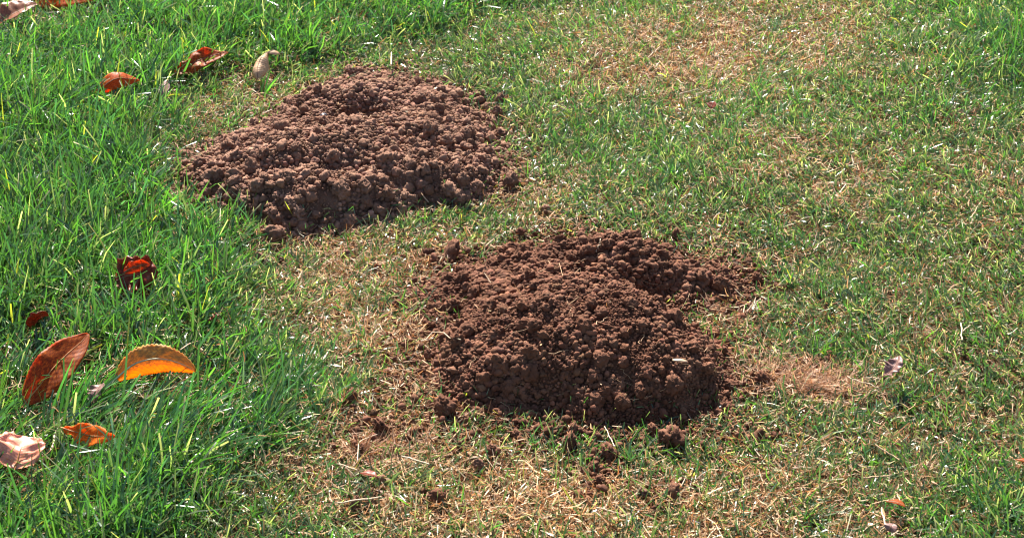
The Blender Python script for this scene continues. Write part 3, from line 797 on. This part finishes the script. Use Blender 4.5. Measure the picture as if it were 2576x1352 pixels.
def green_grass():
    r = np.random.default_rng(101)
    x, y, iv = candidates(98000, r)
    # clumping
    x = x + 0.004 * N4(x, y, 0.012, 2); y = y + 0.004 * N3(x, y, 0.012, 2)
    u, v, lush, tan = fields(x, y)
    hd = hill_mask_dist(x, y)
    clump = 0.5 + 0.5 * N4(x, y, 0.028, 2)
    dens = (0.50 - 0.16 * lush + 0.75 * np.clip(clump, 0, 1) ** 1.4) * (1 - 0.78 * np.clip(tan, 0, 1))
    dens *= np.where(hd > 0.03, 0.0, np.where(hd > 0.0, 0.20, 1 - 0.55 * np.exp(-np.abs(hd) / 0.02)))
    dens *= 1 - 0.3 * spill_cover(u, v)
    m = (r.uniform(size=len(x)) < dens) & keep_leaf(x, y, r, 0.68)
    x, y, u, v, lush, tan, hd, clump = (a[m] for a in (x, y, u, v, lush, tan, hd, clump))
    n = len(x)
    z = surf(x, y)
    Lm = 0.0165 + 0.027 * lush + 0.007 * (clump - .5)
    Lm *= 1 + 0.25 * N1(x, y, 0.16, 2)
    L = Lm * np.exp(r.normal(0, 0.33, n)).clip(.4, 2.1)
    near2 = (hill2.dist(x, y) > -0.05)
    L = np.where(near2, L * 0.75, L)
    W = 0.0013 + 0.0007 * r.uniform(size=n) + lush * (0.0002 + 0.0018 * r.uniform(0, 1, n) ** 2)
    # combing direction: a slowly varying field plus the lie seen in the photo
    base_az = np.interp(u, [0, 500, 1300, 2576], [1.1, 1.0, 1.7, 2.1]) + 1.3 * N2(x, y, 0.22, 2)
    laid = np.exp(-0.5 * (((u - 380) / 330) ** 2 + ((v - 1060) / 110) ** 2))
    base_az = base_az * (1 - laid) + 0.55 * laid
    az = base_az + r.normal(0, 1, n) * (1.5 - 1.0 * laid)
    lean = np.abs(r.normal(0.50, 0.38, n)) + 0.45 * laid + 0.25 * (1 - lush)
    bend = r.normal(0.45, 0.45, n) + .2 * lush
    tw = np.stack([r.normal(0, .6, n), r.normal(0, .8, n)], -1)
    # colours
    hue = r.uniform(size=n); val = np.exp(r.normal(0, 0.25, n))
    g0 = np.array([0.036, 0.112, 0.022]); g1 = np.array([0.064, 0.150, 0.026]); g2 = np.array([0.032, 0.098, 0.048])
    big = np.clip(0.5 + 0.6 * N1(x, y, 0.3, 2), 0, 1)
    c = np.where((hue < .38)[:, None], g0, np.where((hue < .66)[:, None], g1, g2)) * val[:, None]
    c *= (0.85 + 0.3 * big)[:, None]
    dull = r.uniform(size=n) < 0.10 + 0.16 * (1 - lush)
    c[dull] = np.array([0.085, 0.115, 0.058]) * val[dull][:, None]
    yel = r.uniform(size=n) < 0.012 + 0.03 * tan
    c[yel] = np.array([0.26, 0.24, 0.035]) * val[yel][:, None]
    cb = c * 0.85 + 0.05 * np.array([.5, .42, .2])
    ct = c * np.array([1.1, 1.05, .9])
    cut = r.uniform(size=n) < 0.55
    dry = r.uniform(size=n) < 0.05 + 0.14 * (1 - lush)
    ct[dry] = np.array([0.42, 0.36, 0.20]) * np.exp(r.normal(0, .2, dry.sum()))[:, None]
    V, F, C = blades(x, y, z - 0.001, az, lean, bend, L, W, cb, ct, tw, r, 3, cut)
    o = np_mesh("lawn_grass", V, [F], M_GRASS, C, smooth=True)
    tag(o, "green lawn grass, long and lush on the left, short on the right", "grass", kind='stuff')
    return n

def dead_grass():
    r = np.random.default_rng(202)
    x, y, iv = candidates(120000, r, 0.15)
    u, v, lush, tan = fields(x, y)
    hd = hill_mask_dist(x, y)
    dens = np.clip(0.22 + 0.84 * tan + 0.02 * lush, 0.06, 1.0)
    dens *= np.where(hd > 0.004, 0.012, 1 - 0.5 * np.exp(-np.abs(hd) / 0.02))
    m = (r.uniform(size=len(x)) < dens) & keep_leaf(x, y, r, 0.3)
    x, y, lush, tan = x[m], y[m], lush[m], tan[m]
    n = len(x)
    z = surf(x, y) + r.uniform(0, 1, n) ** 2 * (0.008 + 0.014 * lush)
    L = (0.007 + 0.010 * r.uniform(size=n) ** 1.5 + 0.004 * lush) * np.exp(r.normal(0, .3, n))
    W = 0.0008 + 0.0010 * r.uniform(size=n) ** 1.5
    az = r.uniform(0, 2 * math.pi, n)
    lean = np.clip(r.normal(1.30, 0.28, n), .3, 1.75); bend = r.normal(0.05, 0.7, n)
    tw = np.stack([r.normal(0, .7, n), r.normal(0, .7, n)], -1)
    val = np.exp(r.normal(0, 0.32, n)); h = r.uniform(size=n)
    c = np.where((h < .34)[:, None], np.array([.43, .265, .135]), np.where((h < .62)[:, None], np.array([.30, .145, .060]),
        np.where((h < .86)[:, None], np.array([.54, .41, .27]), np.array([.19, .075, .028])))) * val[:, None]
    uu, vv = to_uv(x, y)
    c *= (1 + 0.30 * np.exp(-0.5 * (((uu - 1500) / 420) ** 2 + ((vv - 1310) / 100) ** 2)))[:, None]      # bleached straw
    c = np.clip(c, 0, .75)
    V, F, C = blades(x, y, z, az, lean, bend, L, W, c, c * 1.05, tw, r, 2, np.ones(n, bool))
    o = np_mesh("dead_grass", V, [F], M_STRAW, C, smooth=True)
    tag(o, "tan dead clippings and straw matted through the lawn", "dead grass", kind='stuff')
    return n

def fibre_patch():
    """fine hair-like dead roots over the bare dry patch"""
    r = np.random.default_rng(303)
    n = 1300
    u = r.normal(2030, 75, n); v = r.normal(950, 20, n) + (u - 2030) * .12
    k = r.uniform(size=n) < .22
    u[k] = r.normal(1000, 70, k.sum()); v[k] = r.normal(1150, 28, k.sum())
    x, y = ground_at(u, v)
    z = gz(x, y) + r.uniform(0, .006, n)
    az = r.normal(.6, 1.0, n) + np.where(r.uniform(size=n) < .5, math.pi, 0)
    c = np.array([.42, .25, .15]) * np.exp(r.normal(0, .3, n))[:, None]
    V, F, C = blades(x, y, z, az, r.normal(1.2, .3, n), r.normal(.2, .5, n), r.uniform(.012, .04, n), np.full(n, .0009), c, c, r.normal(0, .5, (n, 2)), r, 4)
    o = np_mesh("root_fibre", V, [F], M_STRAW, C, smooth=True)
    tag(o, "fuzzy tan dead grass roots over the bare dry patches", "dead grass", kind='stuff')

def tuft(u, v, n, rad, Lr, col, label, az0, spread, lean=.9, width=.0016, name="grass_tuft", mat=None, cat="grass tuft"):
    r = np.random.default_rng(int(u + v))
    p = P(u, v)
    a = r.uniform(0, 2 * math.pi, n); q = rad * np.sqrt(r.uniform(size=n))
    x, y = q * np.cos(a), q * np.sin(a) * 1.2
    z = gz(p.x + x, p.y + y) - float(gz(p.x, p.y)) - .001
    c = np.array(col) * np.exp(r.normal(0, .25, n))[:, None]
    V, F, C = blades(x, y, z, az0 + r.normal(0, spread, n), np.abs(r.normal(lean, .3, n)), r.normal(.4, .35, n), r.uniform(*Lr, n),
                     width * r.uniform(.7, 1.3, n), c * .9, c * 1.1, r.normal(0, .6, (n, 2)), r, 5)
    o = np_mesh(name, V, [F], mat or M_GRASS, C, smooth=True)
    o.location = (p.x, p.y, float(gz(p.x, p.y)))
    tag(o, label, cat)

print("blades", green_grass(), dead_grass())
fibre_patch()
tuft(370, 690, 46, .012, (.05, .085), (.06, .17, .022), "fan of broad grass blades spreading to the right, left of the back mound's foot", .7, .55, .75, .0030)
tuft(380, 560, 34, .010, (.045, .075), (.07, .18, .022), "spray of flat pale green blades beside the back mound's left foot", .45, .3, .8, .0026)
tuft(660, 230, 16, .008, (.03, .06), (.08, .2, .03), "small tuft of broad blades at the back mound's left shoulder", 1.2, .9, .5, .0028)
tuft(440, 1080, 70, .03, (.05, .095), (.05, .15, .022), "long grass combed flat toward the right below the golden leaf", .45, .25, 1.1, .0026)
tuft(180, 1050, 70, .03, (.05, .10), (.05, .15, .025), "long broad grass bending over the foot of the large rusty leaf", .7, .35, .95, .0030)
tuft(2315, 1175, 90, .012, (.014, .035), (.50, .33, .2), "crumpled tuft of tan straw in the grass at the lower right", .5, 1.2, 1.1, .0013, "straw_tuft", M_STRAW)
tuft(2265, 1110, 40, .006, (.02, .045), (.50, .34, .2), "slender wisp of tan straw above the crumpled tuft", 2.7, .25, 1.35, .0010, "straw_tuft", M_STRAW)
tuft(900, 1160, 60, .008, (.02, .05), (.36, .17, .08), "reddish ring of dead grass on the straw left of the dark mound's foot", 1.0, .5, 1.0, .0010, "straw_tuft", M_STRAW)
print("done")
